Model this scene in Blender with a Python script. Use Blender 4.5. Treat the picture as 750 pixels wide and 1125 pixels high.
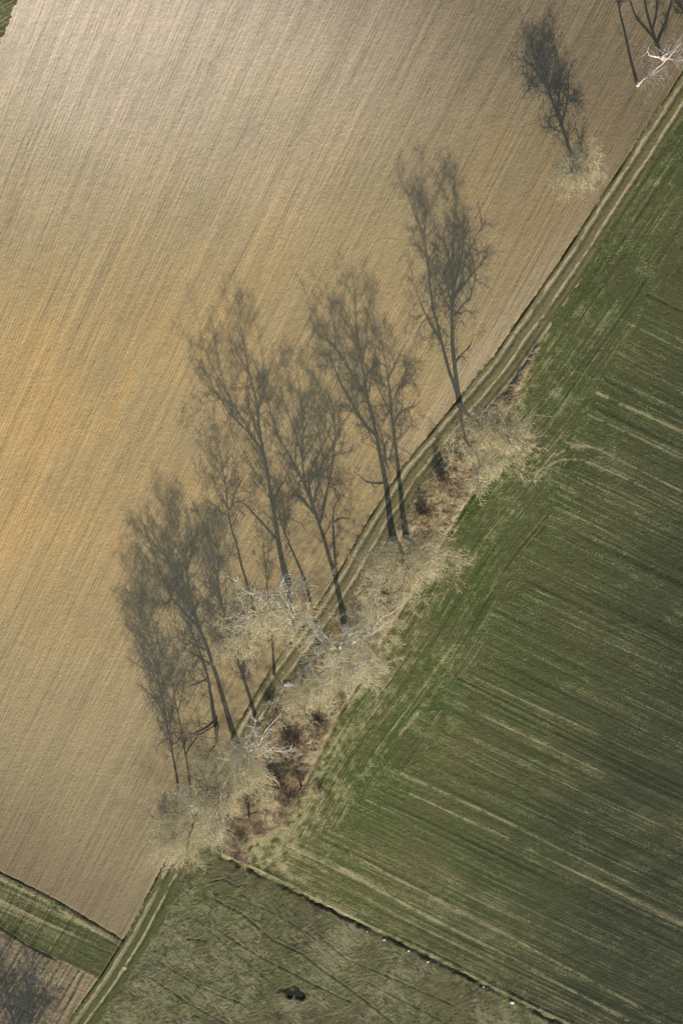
import bpy, math, random
import numpy as np
from mathutils import Vector
R = math.radians
rng = np.random.default_rng(7)
random.seed(7)
for o in list(bpy.data.objects): bpy.data.objects.remove(o)
S = bpy.context.scene
COL = S.collection

# ------------------------------------------------------------------ camera, sky, sun, exposure
FPX, TILT, ALT = 1400.0, R(11), 172.0
cam_d = bpy.data.cameras.new('camera'); cam = bpy.data.objects.new('camera', cam_d); COL.objects.link(cam)
cam.location = (0, 0, ALT); cam.rotation_euler = (-TILT, 0, 0)
cam_d.sensor_fit = 'HORIZONTAL'; cam_d.sensor_width = 36; cam_d.lens = 36*FPX/750
cam_d.clip_start = 1; cam_d.clip_end = 9000
S.camera = cam
S.render.resolution_x = 682; S.render.resolution_y = 1024

SUN_EL = R(33.0)
SH = np.array([-0.215, 0.977]); SH /= np.linalg.norm(SH)       # horizontal direction the shadows run
SN = np.array([SH[1], -SH[0]])
w = bpy.data.worlds.new('World'); S.world = w; w.use_nodes = True
nt = w.node_tree
sky = nt.nodes.new('ShaderNodeTexSky'); sky.sky_type = 'NISHITA'; sky.sun_disc = False
sky.sun_elevation = SUN_EL; sky.sun_rotation = math.atan2(-SH[0], -SH[1])
nt.links.new(sky.outputs[0], nt.nodes['Background'].inputs[0])
nt.nodes['Background'].inputs[1].default_value = 0.13
sl = bpy.data.lights.new('sun', 'SUN'); sl.energy = 4.2; sl.angle = R(0.48); sl.color = (1.0, 0.91, 0.74)
sun = bpy.data.objects.new('sun', sl); COL.objects.link(sun)
Ld = Vector((SH[0]*math.cos(SUN_EL), SH[1]*math.cos(SUN_EL), -math.sin(SUN_EL)))
sun.rotation_euler = Ld.to_track_quat('-Z', 'Y').to_euler(); sun.location = (20, -90, 120)
S.view_settings.view_transform = 'Standard'; S.view_settings.look = 'None'
S.view_settings.exposure = 0.14; S.view_settings.gamma = 1; S.view_settings.use_curve_mapping = False
S.render.engine = 'CYCLES'
S.cycles.pixel_filter_type = 'BLACKMAN_HARRIS'; S.cycles.filter_width = 1.1
S.cycles.max_bounces = 3; S.cycles.diffuse_bounces = 2

# ------------------------------------------------------------------ ground survey: reading <-> metres
ct, st_ = math.cos(TILT), math.sin(TILT)
def G(px, py):
    """point on level ground for a reading of the survey picture"""
    x = (np.asarray(px, float)-375)/FPX; y = (562.5-np.asarray(py, float))/FPX
    dy = y*ct - st_; dz = -y*st_ - ct
    t = ALT/-dz
    return np.stack([x*t, dy*t], -1)
def inv(X, Y):
    zc = -ALT
    yc = Y*ct - zc*st_; dc = Y*st_ + zc*ct     # camera space (rotate by +TILT)
    return 375 + FPX*X/-dc, 562.5 - FPX*yc/-dc

# ------------------------------------------------------------------ grid
STEP = 0.125
gx = np.arange(-68, 68.01, STEP); gy = np.arange(-130, 52.01, STEP)
NX, NY = len(gx), len(gy)
X, Y = np.meshgrid(gx, gy)
U, V = inv(X, Y)
fx = np.fft.rfftfreq(NX, STEP)[None, :]; fy = np.fft.fftfreq(NY, STEP)[:, None]
def fn(la, lb=None, ang=0.0, seed=0, hp=None):
    """gaussian noise, feature size la along direction ang and lb across it (m); std 1"""
    if lb is None: lb = la
    r = np.random.default_rng(1000+seed)
    F = np.fft.rfft2(r.standard_normal((NY, NX)))
    c, s = math.cos(ang), math.sin(ang)
    fa = fx*c + fy*s; fb = -fx*s + fy*c
    K = np.exp(-((fa*la)**2 + (fb*lb)**2)*2.0)
    if hp: K = K*(1-np.exp(-((fa*hp)**2 + (fb*hp)**2)*2.0))
    n = np.fft.irfft2(F*K, s=(NY, NX))
    return (n/n.std()).astype(np.float32)
def sm(x, a, b):
    t = np.clip((x-a)/(b-a), 0, 1); return t*t*(3-2*t)
def pdist(pts, signed=False):
    """distance in metres to a polyline given as readings (and arc position); signed: + on its right side walking down"""
    P = G([p[0] for p in pts], [p[1] for p in pts])
    best = np.full(X.shape, 1e9); sg = np.zeros(X.shape); al = np.zeros(X.shape); acc = 0
    for i in range(len(P)-1):
        a, b = P[i], P[i+1]; d = b-a; L = np.hypot(*d)
        t = ((X-a[0])*d[0]+(Y-a[1])*d[1])/L**2
        tt = np.clip(t, 0, 1)
        dx = X-(a[0]+tt*d[0]); dy = Y-(a[1]+tt*d[1])
        q = np.hypot(dx, dy); m = q < best
        best = np.where(m, q, best)
        sg = np.where(m, np.sign(d[0]*(Y-a[1])-d[1]*(X-a[0])), sg)
        al = np.where(m, acc+tt*L, al); acc += L
    return (best*sg if signed else best), al
TRACK = [(830,-25),(800,22),(750,103),(690,195),(625,295),(585,352),(550,403),(500,463),(452,522),(415,578),(380,640),(345,692),(308,742),(275,797),(245,853),(212,915),(180,975),(150,1032),(120,1080),(85,1128),(40,1195),(-10,1270)]
s, along = pdist(TRACK, True)            # + = field side (right of the track in the picture)
n04 = fn(.25, seed=1); n1 = fn(.8, seed=2); n3 = fn(3, seed=3); n8 = fn(9, seed=4); n25 = fn(22, seed=5); nf = fn(.13, seed=6)
sj = s + .10*n1 + .05*n04

# region masks
dA, _ = pdist([(-300,790),(0,960),(60,990),(127,1030),(140,1040)], True)
dB, _ = pdist([(-300,875),(0,1021),(30,1040),(62,1056),(110,1078),(130,1088)], True)
dC, _ = pdist([(60,-90),(19,0),(0,42),(-60,180)], True)
DITCH = [(243,943),(285,962),(330,985),(385,1012),(470,1052),(545,1090),(620,1128),(760,1200)]
dD, alD = pdist([(180,912)]+DITCH, True)
dDitch, _ = pdist(DITCH); dDitch = np.abs(dDitch*np.where(dD > 0, 1, -1)+.10*n1+.05*n04)
EDGE = [(612,345),(590,385),(565,440),(525,531),(497,577),(465,625),(405,730),(372,785),(340,848),(310,912),(262,948),(215,935)]
dE, alE = pdist(EDGE, True)
ROW_A = (U - .44*(562.5-V))/(1+.17/450*(562.5-V))          # rows of the ploughed land fan very slightly
rowA = ROW_A*.122
alongA = (562.5-V)*.14
reg = np.full(X.shape, 4, np.int8)                          # 4 crop field
reg[(sj > 0) & (dE < 0.0+.06*n04+(.5*n1+.6*n3)*sm(V, 845, 890)) & (V > 360) & (V < 960)] = 3   # 3 brush strip
reg[(sj > 0) & (dD < 0.0) & (V > 900)] = 5                   # 5 meadow
reg[(sj > 0) & (U < 243) & (V > 900)] = 5
left = sj < 0
reg[left] = 1                                               # 1 ploughed field
jA = dA+.12*n1; jB = dB+.12*n1
reg[left & (jA < 0) & (V > 700)] = 6                         # 6 grass strip
reg[left & (jB < 0) & (V > 700)] = 7                         # 7 fallow
reg[left & (dC+.15*n1 < 0) & (U < 200)] = 8                  # corner of the next meadow
tw_l = np.where(V > 950, -1.55, -1.75); tw_r = np.where(V < 470, 1.45+1.1*sm(V, 240, 380), 2.0)+.15*n3
reg[(sj > tw_l) & (sj < tw_r)] = 2                          # 2 track

# heights
Z = np.zeros_like(X)
clod = .006*n04 + .012*nf + .006*n1
Z += .12*n25*.3 + .05*n8
# ploughed: broad passes
pas = fn(14, .35, math.atan2(.9, .46), 11)
pas2 = fn(30, 1.2, math.atan2(.9, .46), 12)
m1 = reg == 1
Z += np.where(m1, 0.014*pas + .016*pas2 + clod, 0)
for r_ in (7,): Z += np.where(reg == r_, .05*fn(8, .35, math.atan2(.86, .5), 13) + 2*clod, 0)
# track profile
sw = s+.05*n3
rut = np.exp(-((sw+.82)/.27)**2) + np.exp(-((sw-.72)/.22)**2)
third = np.exp(-((s-1.75)/.2)**2)*sm(-V, -640, -480)
edge = np.exp(-((s+1.60)/.13)**2)
trk = -.10*rut - .20*edge*(.7+.5*fn(3, seed=21)) + .05*np.exp(-(s/.4)**2) - .06*third
Z += trk*sm(3.2-abs(s), 0, .8)
Z += np.where(reg == 2, .012*n04+.012*nf, 0)
# strip: hummocky, ends in a small bank
hum = fn(.45, seed=22); hum2 = fn(1.6, seed=23)
edgefade = sm(-dE, 0, .35)
Z += np.where(reg == 3, (1-.75*sm(V, 835, 890))*(.26*sm(-dE, 0, .25)*(1+.15*n1) + .035*hum + .08*hum2 + .04*n04)*sm(s, 1.6, 3.2), 0)
Z += -.22*np.exp(-((dE-.25)/.22)**2)*sm(V, 480, 530)*sm(-V, -885, -850)*(s > 2)
# crop, meadow
rd = math.atan2(-.50, 1)
cro = fn(20, .28, rd, 31); cro2 = fn(40, 1.0, rd, 32)
HL = [(790,190),(742,265),(700,340),(655,425),(628,492),(600,560),(560,640),(520,715),(478,790),(430,862),(370,905),(300,940)]
dH, _ = pdist(HL, True)
rowsIn = sm(dH+1.2*n3+.6*n1, -1.2, 2.0)
m4 = reg == 4
Z += np.where(m4, (.014*cro+.025*cro2)*rowsIn + .014*n04+.015*nf+.012*n1 + .015*(1-rowsIn)*fn(9, .5, math.atan2(.85, .52), 33), 0)
m5 = (reg == 5) | (reg == 8)
fib = fn(.75, .17, 2.4, 41); fib2 = fn(.75, .17, .4, 42)
Z += np.where(m5, .007*np.where(n3 > 0, fib, fib2) + .022*n04 + .035*hum2, 0)
Z += np.where(reg == 6, .02*fn(10, .35, rd, 43)+.02*n04, 0)
# ditch, boundary furrows
Z -= .42*np.exp(-(dDitch/.28)**2)*np.clip(.75+.3*n3, .2, 1.2)
Z += .16*np.exp(-((dD-.75)/.25)**2)*(V > 930)*(s > 2)*(dDitch < 3)
Z -= .30*np.exp(-((dA-.15)/.16)**2)*(s < -1.5)*(V > 700)
Z += .14*np.exp(-((dA+.65)/.35)**2)*(s < -1.5)*(V > 700)
Z -= .30*np.exp(-((dB-.05)/.17)**2)*(s < -1.5)*(V > 700)*sm(-U, -75, -55)
# cattle lines / old furrows in the meadow
LINES = [[(228,970),(245,967),(262,975)],[(232,987),(265,1004),(300,1034),(331,1048),(360,1070),(396,1096),(436,1128)],
 [(240,1022),(270,1042),(300,1060),(326,1072),(348,1084),(386,1102)],[(165,1074),(200,1098),(250,1126)],[(172,1055),(220,1085),(262,1101)],
 [(192,1025),(172,1060)],[(340,1018),(379,1053),(413,1067),(444,1081),(500,1106)],[(403,1079),(434,1096),(468,1113),(500,1130)],
 [(205,1032),(226,1034)],[(250,985),(300,1003),(345,1030)],[(215,1010),(262,1050),(300,1082)]]
gro = np.zeros_like(X)
for i, L in enumerate(LINES):
    d, _ = pdist(L); k = [.8,1,.8,.7,.6,.5,.7,.6,.8,.5,.5][i]
    gro = np.maximum(gro, k*np.exp(-(d/.11)**2))
    Z += .04*k*np.exp(-((d-.35)/.25)**2)*m5
Z -= .15*gro*m5
# hollow with dark water hole near the bottom edge
ph = G([318],[1091])[0]; pr = np.hypot((X-ph[0])/1.7, (Y-ph[1])/1.05)
pr2 = np.hypot((X-ph[0]-1.3)/1.0, (Y-ph[1]+.75)/.8)
hole = np.maximum(sm(1.15+.18*n1-pr, 0, .6), sm(1.1+.15*n1-pr2, 0, .6))
Z -= .32*hole

# mask channels  a: bare/straw   b: dark   c: special
Ma = np.zeros_like(X); Mb = np.zeros_like(X); Mc = np.zeros_like(X)
# ploughed: light falloff put into soil colour: a bright, b dark, c warm glow
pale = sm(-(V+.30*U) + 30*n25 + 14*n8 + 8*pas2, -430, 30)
ochre_glow = .85*np.exp(-((U+60)/250)**2)*np.exp(-((V-500+.2*U)/210)**2) + .38*np.exp(-((U-330)/260)**2)*np.exp(-((V-420)/190)**2) + .25*np.exp(-((U-600)/120)**2)*np.exp(-((V-200)/90)**2)
d1, _ = pdist([(143,415),(118,472)]); ochre_glow = ochre_glow+.45*np.exp(-(d1/.8)**2)
d1, _ = pdist([(548,150),(520,215)]); ochre_glow = ochre_glow+.35*np.exp(-(d1/2.0)**2)
falloff = sm(U*.75 - .45*V, 100, 480) + .9*sm(V-.2*U, 760, 1010)
Ma = np.where(m1, pale, Ma); Mb = np.where(m1, np.clip(falloff+.10*n25, 0, 1.2), Mb); Mc = np.where(m1, np.clip(ochre_glow*(1+.10*pas2+.12*n8+.08*n3)+.03*n8, 0, 1), Mc)
# field edge lighter
Ma = np.where(m1, np.clip(Ma+.25*np.exp(-((s+3.0)/1.2)**2)*(V < 500), 0, 1), Ma)
hb = np.exp(-((U-215)/110)**2)*np.exp(-((V-905)/70)**2)
Ma = np.where(m1, np.clip(Ma+.15*hb, 0, 1), Ma)
marg = np.exp(-((s+1.5)/9.0)**2)*sm(V, 430, 640)*sm(-V, -960, -830)  # brown litter and twig shade, both put into the soil colour
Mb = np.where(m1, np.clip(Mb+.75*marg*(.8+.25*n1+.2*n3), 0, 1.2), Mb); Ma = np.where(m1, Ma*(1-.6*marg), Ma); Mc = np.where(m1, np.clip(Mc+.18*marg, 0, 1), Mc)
for (u_, v_, k_) in ((107, 0, .20), (99, 0, .12), (250, 0, .16), (262, 0, .12), (325, 20, .14), (60, 380, .10), (375, 60, .14), (150, 560, .10), (430, 300, .12), (470, 330, .14), (545, 120, .18), (556, 120, .12), (600, 260, .14), (80, 700, .12), (210, 520, .08)):
    a_ = (u_-.44*(562.5-v_))/(1+.17/450*(562.5-v_))
    Mb = np.where(m1, np.clip(Mb+k_*1.3*np.exp(-((ROW_A-a_-.35*n3)/1.4)**2)*np.clip(.6+.5*n3+.2*n1, 0, 1.3), 0, 1.3), Mb)
dead, _ = pdist([(560,15),(515,85),(470,155),(440,215)]); Mb = np.where(m1, np.clip(Mb+.18*np.exp(-(dead/.35)**2), 0, 1.3), Mb)
# track: a = bare ruts, b = dark edge and lines
bare = np.clip(rut*(.85+.15*n3+.10*n1) + .07*n1+.08*n04, 0, 1)
bareR = np.exp(-((s-2.25)/.25)**2)*sm(-V, -560, -430)*sm(V, 240, 340)
stripline = sm(V, 950, 1000)
wr = np.exp(-((s+.62)/.38)**2)*stripline + .8*np.exp(-((s-.75)/.25)**2)*stripline
bare = np.where(V > 930, np.clip(np.maximum(bare*(1-stripline), wr)+.1*n1, 0, 1), bare)
Ma = np.where(reg == 2, np.maximum(bare, bareR), Ma)
Mb = np.where(reg == 2, np.clip(1.0*edge + .7*third + .65*np.exp(-((sw+.35)/.16)**2)*(.8+.3*n1) + .35*np.exp(-((sw-.30)/.14)**2)*(.8+.3*n1) + .75*np.exp(-((sw-1.18)/.20)**2)*(.85+.25*n1), 0, 1), Mb)
Mc = np.where(reg == 2, sm(V, 940, 990)+sm(-V, -330, -200)*.25, Mc)      # greener verge
# strip: a = pale straw, b = brown, c = green
Ma = np.where(reg == 3, np.clip(.5+.35*n1+.25*n04+.35*np.exp(-((dE+.45)/.35)**2), 0, 1), Ma)
Mb = np.where(reg == 3, np.clip(.35*n3+.25*hum+.9*np.exp(-((dE+.9)/.5)**2)*(V > 700)*.6, 0, 1), Mb)
# crop: a = straw/bare, b = lushness, c = light falloff painted darker to lower right
FEAT = [([(656,432),(700,452),(752,476),(800,498)], .40, 1.0), ([(645,455),(690,476),(752,505),(800,528)], .17, .9),
 ([(610,500),(632,489),(655,492),(700,515),(752,541),(800,565)], .28, .75), ([(585,520),(615,505),(640,505),(690,527),(752,558),(800,580)], .26, .75),
 ([(610,557),(650,575),(700,605)], .2, .5), ([(680,350),(752,386)], .22, .55), ([(700,405),(755,430)], .18, .4),
 ([(668,210),(640,245),(615,290),(585,340)], .15, .55), ([(750,130),(700,185),(660,240)], .2, .45),
 ([(590,650),(650,672),(760,720)], .25, .35), ([(575,665),(650,700),(760,745)], .25, .35),
 ([(440,850),(560,905),(640,945),(760,1003)], .30, .55), ([(450,872),(560,922),(640,962),(760,1020)], .35, .55),
 ([(385,938),(470,985),(560,1030),(700,1105)], .4, .55), ([(375,955),(460,1003),(560,1052),(690,1122)], .4, .6), ([(350,955),(430,1003),(520,1048),(660,1122)], .3, .4),
 ([(560,640),(520,700),(470,770),(420,830)], .45, .3),([(545,640),(505,700),(455,770),(405,835)], .3, .3),([(410,740),(370,810),(330,880)], .35, .2),
 ([(520,745),(620,790),(760,855)], .25, .35),([(500,770),(620,830),(760,893)], .3, .3)]
st = np.zeros_like(X)
for L, wd, k in FEAT:
    d, _ = pdist(L); st = np.maximum(st, 1.35*k*np.exp(-((d+.04*n1)/(.62*wd))**2)*(.75+.3*n1))
broad = fn(60, 2.2, rd, 51); broad2 = fn(25, .7, rd, 52)
patch = np.exp(-((U-640)/130)**2)*np.exp(-((V-520)/60)**2)*.5+np.exp(-((U-600)/200)**2)*np.exp(-((V-.5*(U-600)-860)/60)**2)*.35+np.exp(-((U-480)/120)**2)*np.exp(-((V-.5*(U-480)-990)/40)**2)*.5
straw = np.clip(st + rowsIn*(.04*broad+.05*broad2+.09+.4*patch) + .06*n3, 0, 1)
nearstrip = np.exp(-np.clip(dE, 0, 99)/4.2)*sm(V, 330, 420)
mead = np.exp(-np.clip(dDitch, 0, 99)/2.5)
straw = np.clip(straw+(.50+.6*sm(V, 800, 880))*nearstrip*(.8+.3*n1)+.35*mead*(.8+.4*n1)+.2*(1-rowsIn)*sm(fn(6, .9, math.atan2(.85, .52), 53), 0, 2), 0, 1)
straw = np.clip(straw+(1-rowsIn)*(.07+.06*n1+.05*n3), 0, 1)
notch = np.exp(-((U-520)/22)**2)*np.exp(-((V-556)/26)**2); straw = straw*(1-.85*notch)
Ma = np.where(m4, straw, Ma)
lush = .42+.22*n3+.12*n8 + .5*np.exp(-((dH+3.5)/2.5)**2)*sm(V, 540, 640)*(V < 860) + .35*np.exp(-((dE-1.3)/1)**2)
Mb = np.where(m4, np.clip(lush+.06+.5*notch, 0, 1), Mb)
Mc = np.where(reg == 6, .38, Mc)
Mc = np.where(m4, np.clip(sm(U+.30*V, 620, 1060)*1.0+.06*n8, 0, 1), Mc)
# meadow
Ma = np.where(m5, np.clip(.42+.25*np.where(n3 > 0, fib, fib2)+.18*n3+.15*n8, 0, 1), Ma)
Mb = np.where(m5, np.clip(.45+.3*n3+.2*n8+.4*np.exp(-((U-215)/60)**2)*np.exp(-((V-985)/40)**2), 0, 1), Mb)
Mc = np.where(m5, np.clip(np.maximum(.62*gro*(.75+.4*n1), hole*1.2), 0, 1), Mc)
pl = np.exp(-((V-1105-.1*(U-318))/7)**2)*np.exp(-((U-320)/17)**2)
Ma = np.where(m5, np.clip(Ma+.9*pl*(1-hole), 0, 1), Ma)
# ditch: shaded cut painted dark, sunlit far side painted pale
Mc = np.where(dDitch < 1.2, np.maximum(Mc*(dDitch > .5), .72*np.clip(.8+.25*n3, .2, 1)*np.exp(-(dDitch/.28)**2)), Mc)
Ma = np.where((dDitch < 2) & (dD > .3), np.clip(Ma+.5*np.exp(-((dD-.70)/.22)**2)*(.8+.3*n1), 0, 1), Ma)
# grass strip / fallow
Ma = np.where(reg == 6, np.clip(.42*np.exp(-((dB-3.6)/2.0)**2)*sm(-U, -100, -60)+.18*fn(20, .4, rd, 61)+.15 + 1.1*np.exp(-((dA+.6)/.35)**2)*(.7+.35*n1), 0, 1), Ma)
Mb = np.where(reg == 6, np.clip(.25+.2*n3+.3*np.exp(-((dA+2.0)/.7)**2), 0, 1), Mb)
Mb = np.where(reg == 7, .75+.1*n3, Mb); Ma = np.where(reg == 7, np.clip(.1+.25*fn(10, .5, rd, 62), 0, 1), Ma)

rowB = (V-.48*U)*.112; alB = (U+.48*V)*.112
acr = np.where(m4 | (reg == 6), np.where(rowsIn > .5, rowB, s), np.where((reg == 2) | (reg == 3) | m5, s, rowA))
alo = np.where(m4 | (reg == 6), np.where(rowsIn > .5, alB, along), np.where((reg == 2) | (reg == 3) | m5, along, alongA))
k7 = reg == 7
acr = np.where(k7 & (U-.7*(V-1050) < 62), rowB, acr)

# ------------------------------------------------------------------ mesh + object helpers
def mesh_np(name, Vv, F, smooth=False, mat=None):
    me = bpy.data.meshes.new(name)
    Vv = np.asarray(Vv, np.float32); F = np.asarray(F, np.int32); k = F.shape[1]
    me.vertices.add(len(Vv)); me.vertices.foreach_set('co', Vv.ravel())
    me.loops.add(F.size); me.loops.foreach_set('vertex_index', F.ravel())
    me.polygons.add(len(F)); me.polygons.foreach_set('loop_start', np.arange(0, F.size, k, dtype=np.int32))
    me.polygons.foreach_set('loop_total', np.full(len(F), k, np.int32))
    if smooth: me.polygons.foreach_set('use_smooth', np.ones(len(F), bool))
    me.update(calc_edges=True)
    if mat: me.materials.append(mat)
    return me
def link(name, me, parent=None, loc=None):
    o = bpy.data.objects.new(name, me); COL.objects.link(o)
    if parent: o.parent = parent
    if loc is not None: o.location = loc
    return o
def tag(o, label=None, cat=None, group=None, kind=None):
    if label: o['label'] = label
    if cat: o['category'] = cat
    if group: o['group'] = group
    if kind: o['kind'] = kind
    return o

# ------------------------------------------------------------------ materials
class NB:
    def __init__(s_, name, rough=.95):
        s_.m = bpy.data.materials.new(name); s_.m.use_nodes = True; s_.t = s_.m.node_tree
        s_.b = s_.t.nodes['Principled BSDF']; s_.b.inputs['Roughness'].default_value = rough
        s_.b.inputs['Specular IOR Level'].default_value = .15
    def put(s_, sock, v):
        if isinstance(v, (int, float)): sock.default_value = v
        elif isinstance(v, tuple): sock.default_value = (*v, 1) if len(v) == 3 and sock.type == 'RGBA' else v
        else: s_.t.links.new(v, sock)
    def math(s_, op, a, b=0.0, c=None):
        n = s_.t.nodes.new('ShaderNodeMath'); n.operation = op; s_.put(n.inputs[0], a); s_.put(n.inputs[1], b)
        if c is not None: s_.put(n.inputs[2], c)
        return n.outputs[0]
    def mul(s_, a, b): return s_.math('MULTIPLY', a, b)
    def add(s_, a, b): return s_.math('ADD', a, b)
    def attr(s_, name):
        n = s_.t.nodes.new('ShaderNodeAttribute'); n.attribute_name = name
        q = s_.t.nodes.new('ShaderNodeSeparateXYZ'); s_.t.links.new(n.outputs['Vector'], q.inputs[0])
        return q.outputs
    def comb(s_, x, y, z=0.0):
        n = s_.t.nodes.new('ShaderNodeCombineXYZ'); s_.put(n.inputs[0], x); s_.put(n.inputs[1], y); s_.put(n.inputs[2], z); return n.outputs[0]
    def noise(s_, vec, scale=1.0, det=3, rough=.6):
        n = s_.t.nodes.new('ShaderNodeTexNoise'); s_.put(n.inputs['Vector'], vec)
        n.inputs['Scale'].default_value = scale; n.inputs['Detail'].default_value = det; n.inputs['Roughness'].default_value = rough
        return n.outputs['Fac']
    def pos(s_): return s_.t.nodes.new('ShaderNodeNewGeometry').outputs['Position']
    def ramp(s_, f, a, b):
        n = s_.t.nodes.new('ShaderNodeMapRange'); n.interpolation_type = 'SMOOTHSTEP'; s_.put(n.inputs[0], f)
        n.inputs[1].default_value = a; n.inputs[2].default_value = b; return n.outputs[0]
    def mix(s_, f, a, b, mode='MIX'):
        n = s_.t.nodes.new('ShaderNodeMix'); n.data_type = 'RGBA'; n.blend_type = mode
        s_.put(n.inputs[0], f); s_.put(n.inputs[6], a); s_.put(n.inputs[7], b); return n.outputs[2]
    def gain(s_, col, v):                      # albedo x scalar
        g = s_.comb(v, v, v); return s_.mix(1.0, col, g, 'MULTIPLY')
    def bump(s_, h, dist, strength=1.0):
        n = s_.t.nodes.new('ShaderNodeBump'); s_.put(n.inputs['Height'], h); n.inputs['Distance'].default_value = dist
        n.inputs['Strength'].default_value = strength; s_.t.links.new(n.outputs[0], s_.b.inputs['Normal'])
    def out(s_, col): s_.put(s_.b.inputs['Base Color'], col); return s_.m
def line_noise(b, R_, across, along, det=2):
    return b.noise(b.comb(b.mul(R_[0], across), b.mul(R_[1], along), 0.0), 1.0, det, .6)

def mat_plough(name):
    b = NB(name); A = b.attr('rows'); M = b.attr('mask'); P = b.pos()
    wob = b.noise(b.comb(b.mul(A[0], .4), b.mul(A[1], .08)), 1.0, 2)
    wave = b.math('SINE', b.add(b.mul(A[0], 2*math.pi/.40), b.mul(wob, 9.0)))
    wave = b.mul(wave, b.ramp(b.noise(b.comb(b.mul(A[0], .5), b.mul(A[1], .12)), 1.0, 3), .3, .65))
    l1 = line_noise(b, A, 3.3, .05); l2 = line_noise(b, A, .5, .02); l3 = line_noise(b, A, 7.0, .5, 3); l0 = line_noise(b, A, .09, .006)
    gr = b.noise(P, 5.5, 4, .75); gr2 = b.noise(P, .5, 4, .65)
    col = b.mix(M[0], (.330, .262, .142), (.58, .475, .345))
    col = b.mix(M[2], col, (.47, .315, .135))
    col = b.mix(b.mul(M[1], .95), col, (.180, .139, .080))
    v = b.add(1.0, b.mul(wave, .07))
    for q, k in ((l1, .60), (l2, .35), (l3, .70), (gr, .75), (b.ramp(b.noise(P, 9.0, 2, .6), .3, .7), .20), (gr2, .20), (l0, .12)): v = b.add(v, b.mul(b.add(q, -.5), k))
    dk = b.ramp(l1, .58, .70)
    v = b.mul(v, b.math('SUBTRACT', 1.0, b.mul(b.mul(dk, b.ramp(l3, .40, .62)), .32)))
    col = b.gain(col, v)
    b.bump(b.add(b.mul(wave, .25), b.add(b.mul(l3, 1.2), b.mul(gr, 1.2))), .04, .7)
    return b.out(col)
def mat_track(name):
    b = NB(name); A = b.attr('rows'); M = b.attr('mask'); P = b.pos()
    gr = b.noise(P, 4.5, 4, .8); st1 = line_noise(b, A, 3.5, .25); big = b.noise(P, .25, 3)
    g = b.mix(b.ramp(b.add(b.mul(gr, .6), b.mul(M[2], .3)), .2, .6), (.20, .165, .085), (.095, .105, .034))
    col = b.mix(b.ramp(b.add(M[0], b.mul(b.add(gr, -.5), .7)), .25, .8), g, (.365, .30, .185))
    col = b.mix(b.mul(M[1], .8), col, (.055, .055, .026))
    v = b.add(b.add(.55, b.mul(gr, .8)), b.mul(b.add(st1, -.5), .5)); v = b.add(v, b.mul(b.add(big, -.5), .3))
    b.bump(gr, .10, .8)
    return b.out(b.gain(col, v))
def mat_strip(name):
    b = NB(name); A = b.attr('rows'); M = b.attr('mask'); P = b.pos()
    gr = b.noise(P, 3.4, 4, .75); g2 = b.noise(P, .9, 3)
    col = b.mix(b.ramp(b.add(M[0], b.mul(b.add(gr, -.5), 1.2)), .0, .9), (.19, .145, .085), (.42, .345, .205))
    col = b.mix(b.mul(M[1], b.ramp(g2, .3, .6)), col, (.15, .10, .065))
    col = b.mix(b.mul(b.ramp(b.noise(P, .35, 3), .50, .66), .4), col, (.15, .15, .05))
    b.bump(gr, .2, .9)
    return b.out(b.gain(col, b.add(.65, b.mul(gr, .65))))
def mat_crop(name):
    b = NB(name); A = b.attr('rows'); M = b.attr('mask'); P = b.pos()
    gr = b.noise(P, 4.5, 4, .8); fine = b.noise(P, 9.0, 3, .8); mid = b.noise(P, .8, 4, .7)
    l1 = line_noise(b, A, 2.0, .09, 3); l2 = line_noise(b, A, .8, .03, 2); l3 = line_noise(b, A, 3.6, .05, 2); l4 = line_noise(b, A, 1.3, .02, 1)
    g = b.mix(M[1], (.116, .112, .044), (.078, .112, .028))
    g = b.mix(M[2], g, (.048, .056, .029))
    t = M[0]
    for q, k in ((gr, 2.3), (l1, .8), (l2, .4), (l3, 1.3), (mid, .9)): t = b.add(t, b.mul(b.add(q, -.5), k))
    sc = b.mix(M[2], (.40, .345, .18), (.25, .225, .12))
    col = b.mix(b.ramp(t, .05, 1.25), g, sc)
    v = b.add(.42, b.add(b.mul(b.ramp(fine, .30, .70), .80), b.mul(l3, .30)))
    v = b.mul(v, b.math('SUBTRACT', 1.0, b.mul(b.mul(b.ramp(l4, .57, .66), b.ramp(l3, .3, .6)), .40)))
    b.bump(b.add(gr, b.mul(fine, .5)), .11, .9)
    return b.out(b.gain(col, v))
def mat_meadow(name):
    b = NB(name); A = b.attr('rows'); M = b.attr('mask'); P = b.pos()
    n = b.t.nodes.new('ShaderNodeTexNoise'); n.inputs['Scale'].default_value = .6; n.inputs['Detail'].default_value = 3; b.put(n.inputs['Vector'], P)
    va = b.t.nodes.new('ShaderNodeVectorMath'); va.operation = 'MULTIPLY_ADD'; b.put(va.inputs[0], n.outputs['Color']); va.inputs[1].default_value = (1.5, 1.5, 0); b.put(va.inputs[2], P)
    gr = b.noise(va.outputs[0], 4.2, 5, .8); fine = b.noise(P, 9.0, 4, .8); big = b.noise(P, .12, 3)
    g = b.mix(M[1], (.128, .124, .054), (.088, .114, .036))
    g = b.mix(b.mul(b.ramp(big, .5, .62), .5), g, (.085, .070, .048))
    t = b.add(M[0], b.mul(b.add(gr, -.5), 1.7))
    col = b.mix(b.ramp(t, .0, 1.2), g, (.285, .255, .145))
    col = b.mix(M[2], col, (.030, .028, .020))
    b.bump(b.add(gr, b.mul(fine, .4)), .2, .9)
    return b.out(b.gain(col, b.add(.55, b.mul(b.ramp(fine, .3, .7), .85))))
M_pl = mat_plough('ploughed_soil'); M_tr = mat_track('track_earth'); M_st = mat_strip('dry_brush'); M_cr = mat_crop('winter_crop'); M_me = mat_meadow('rough_meadow')

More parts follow.
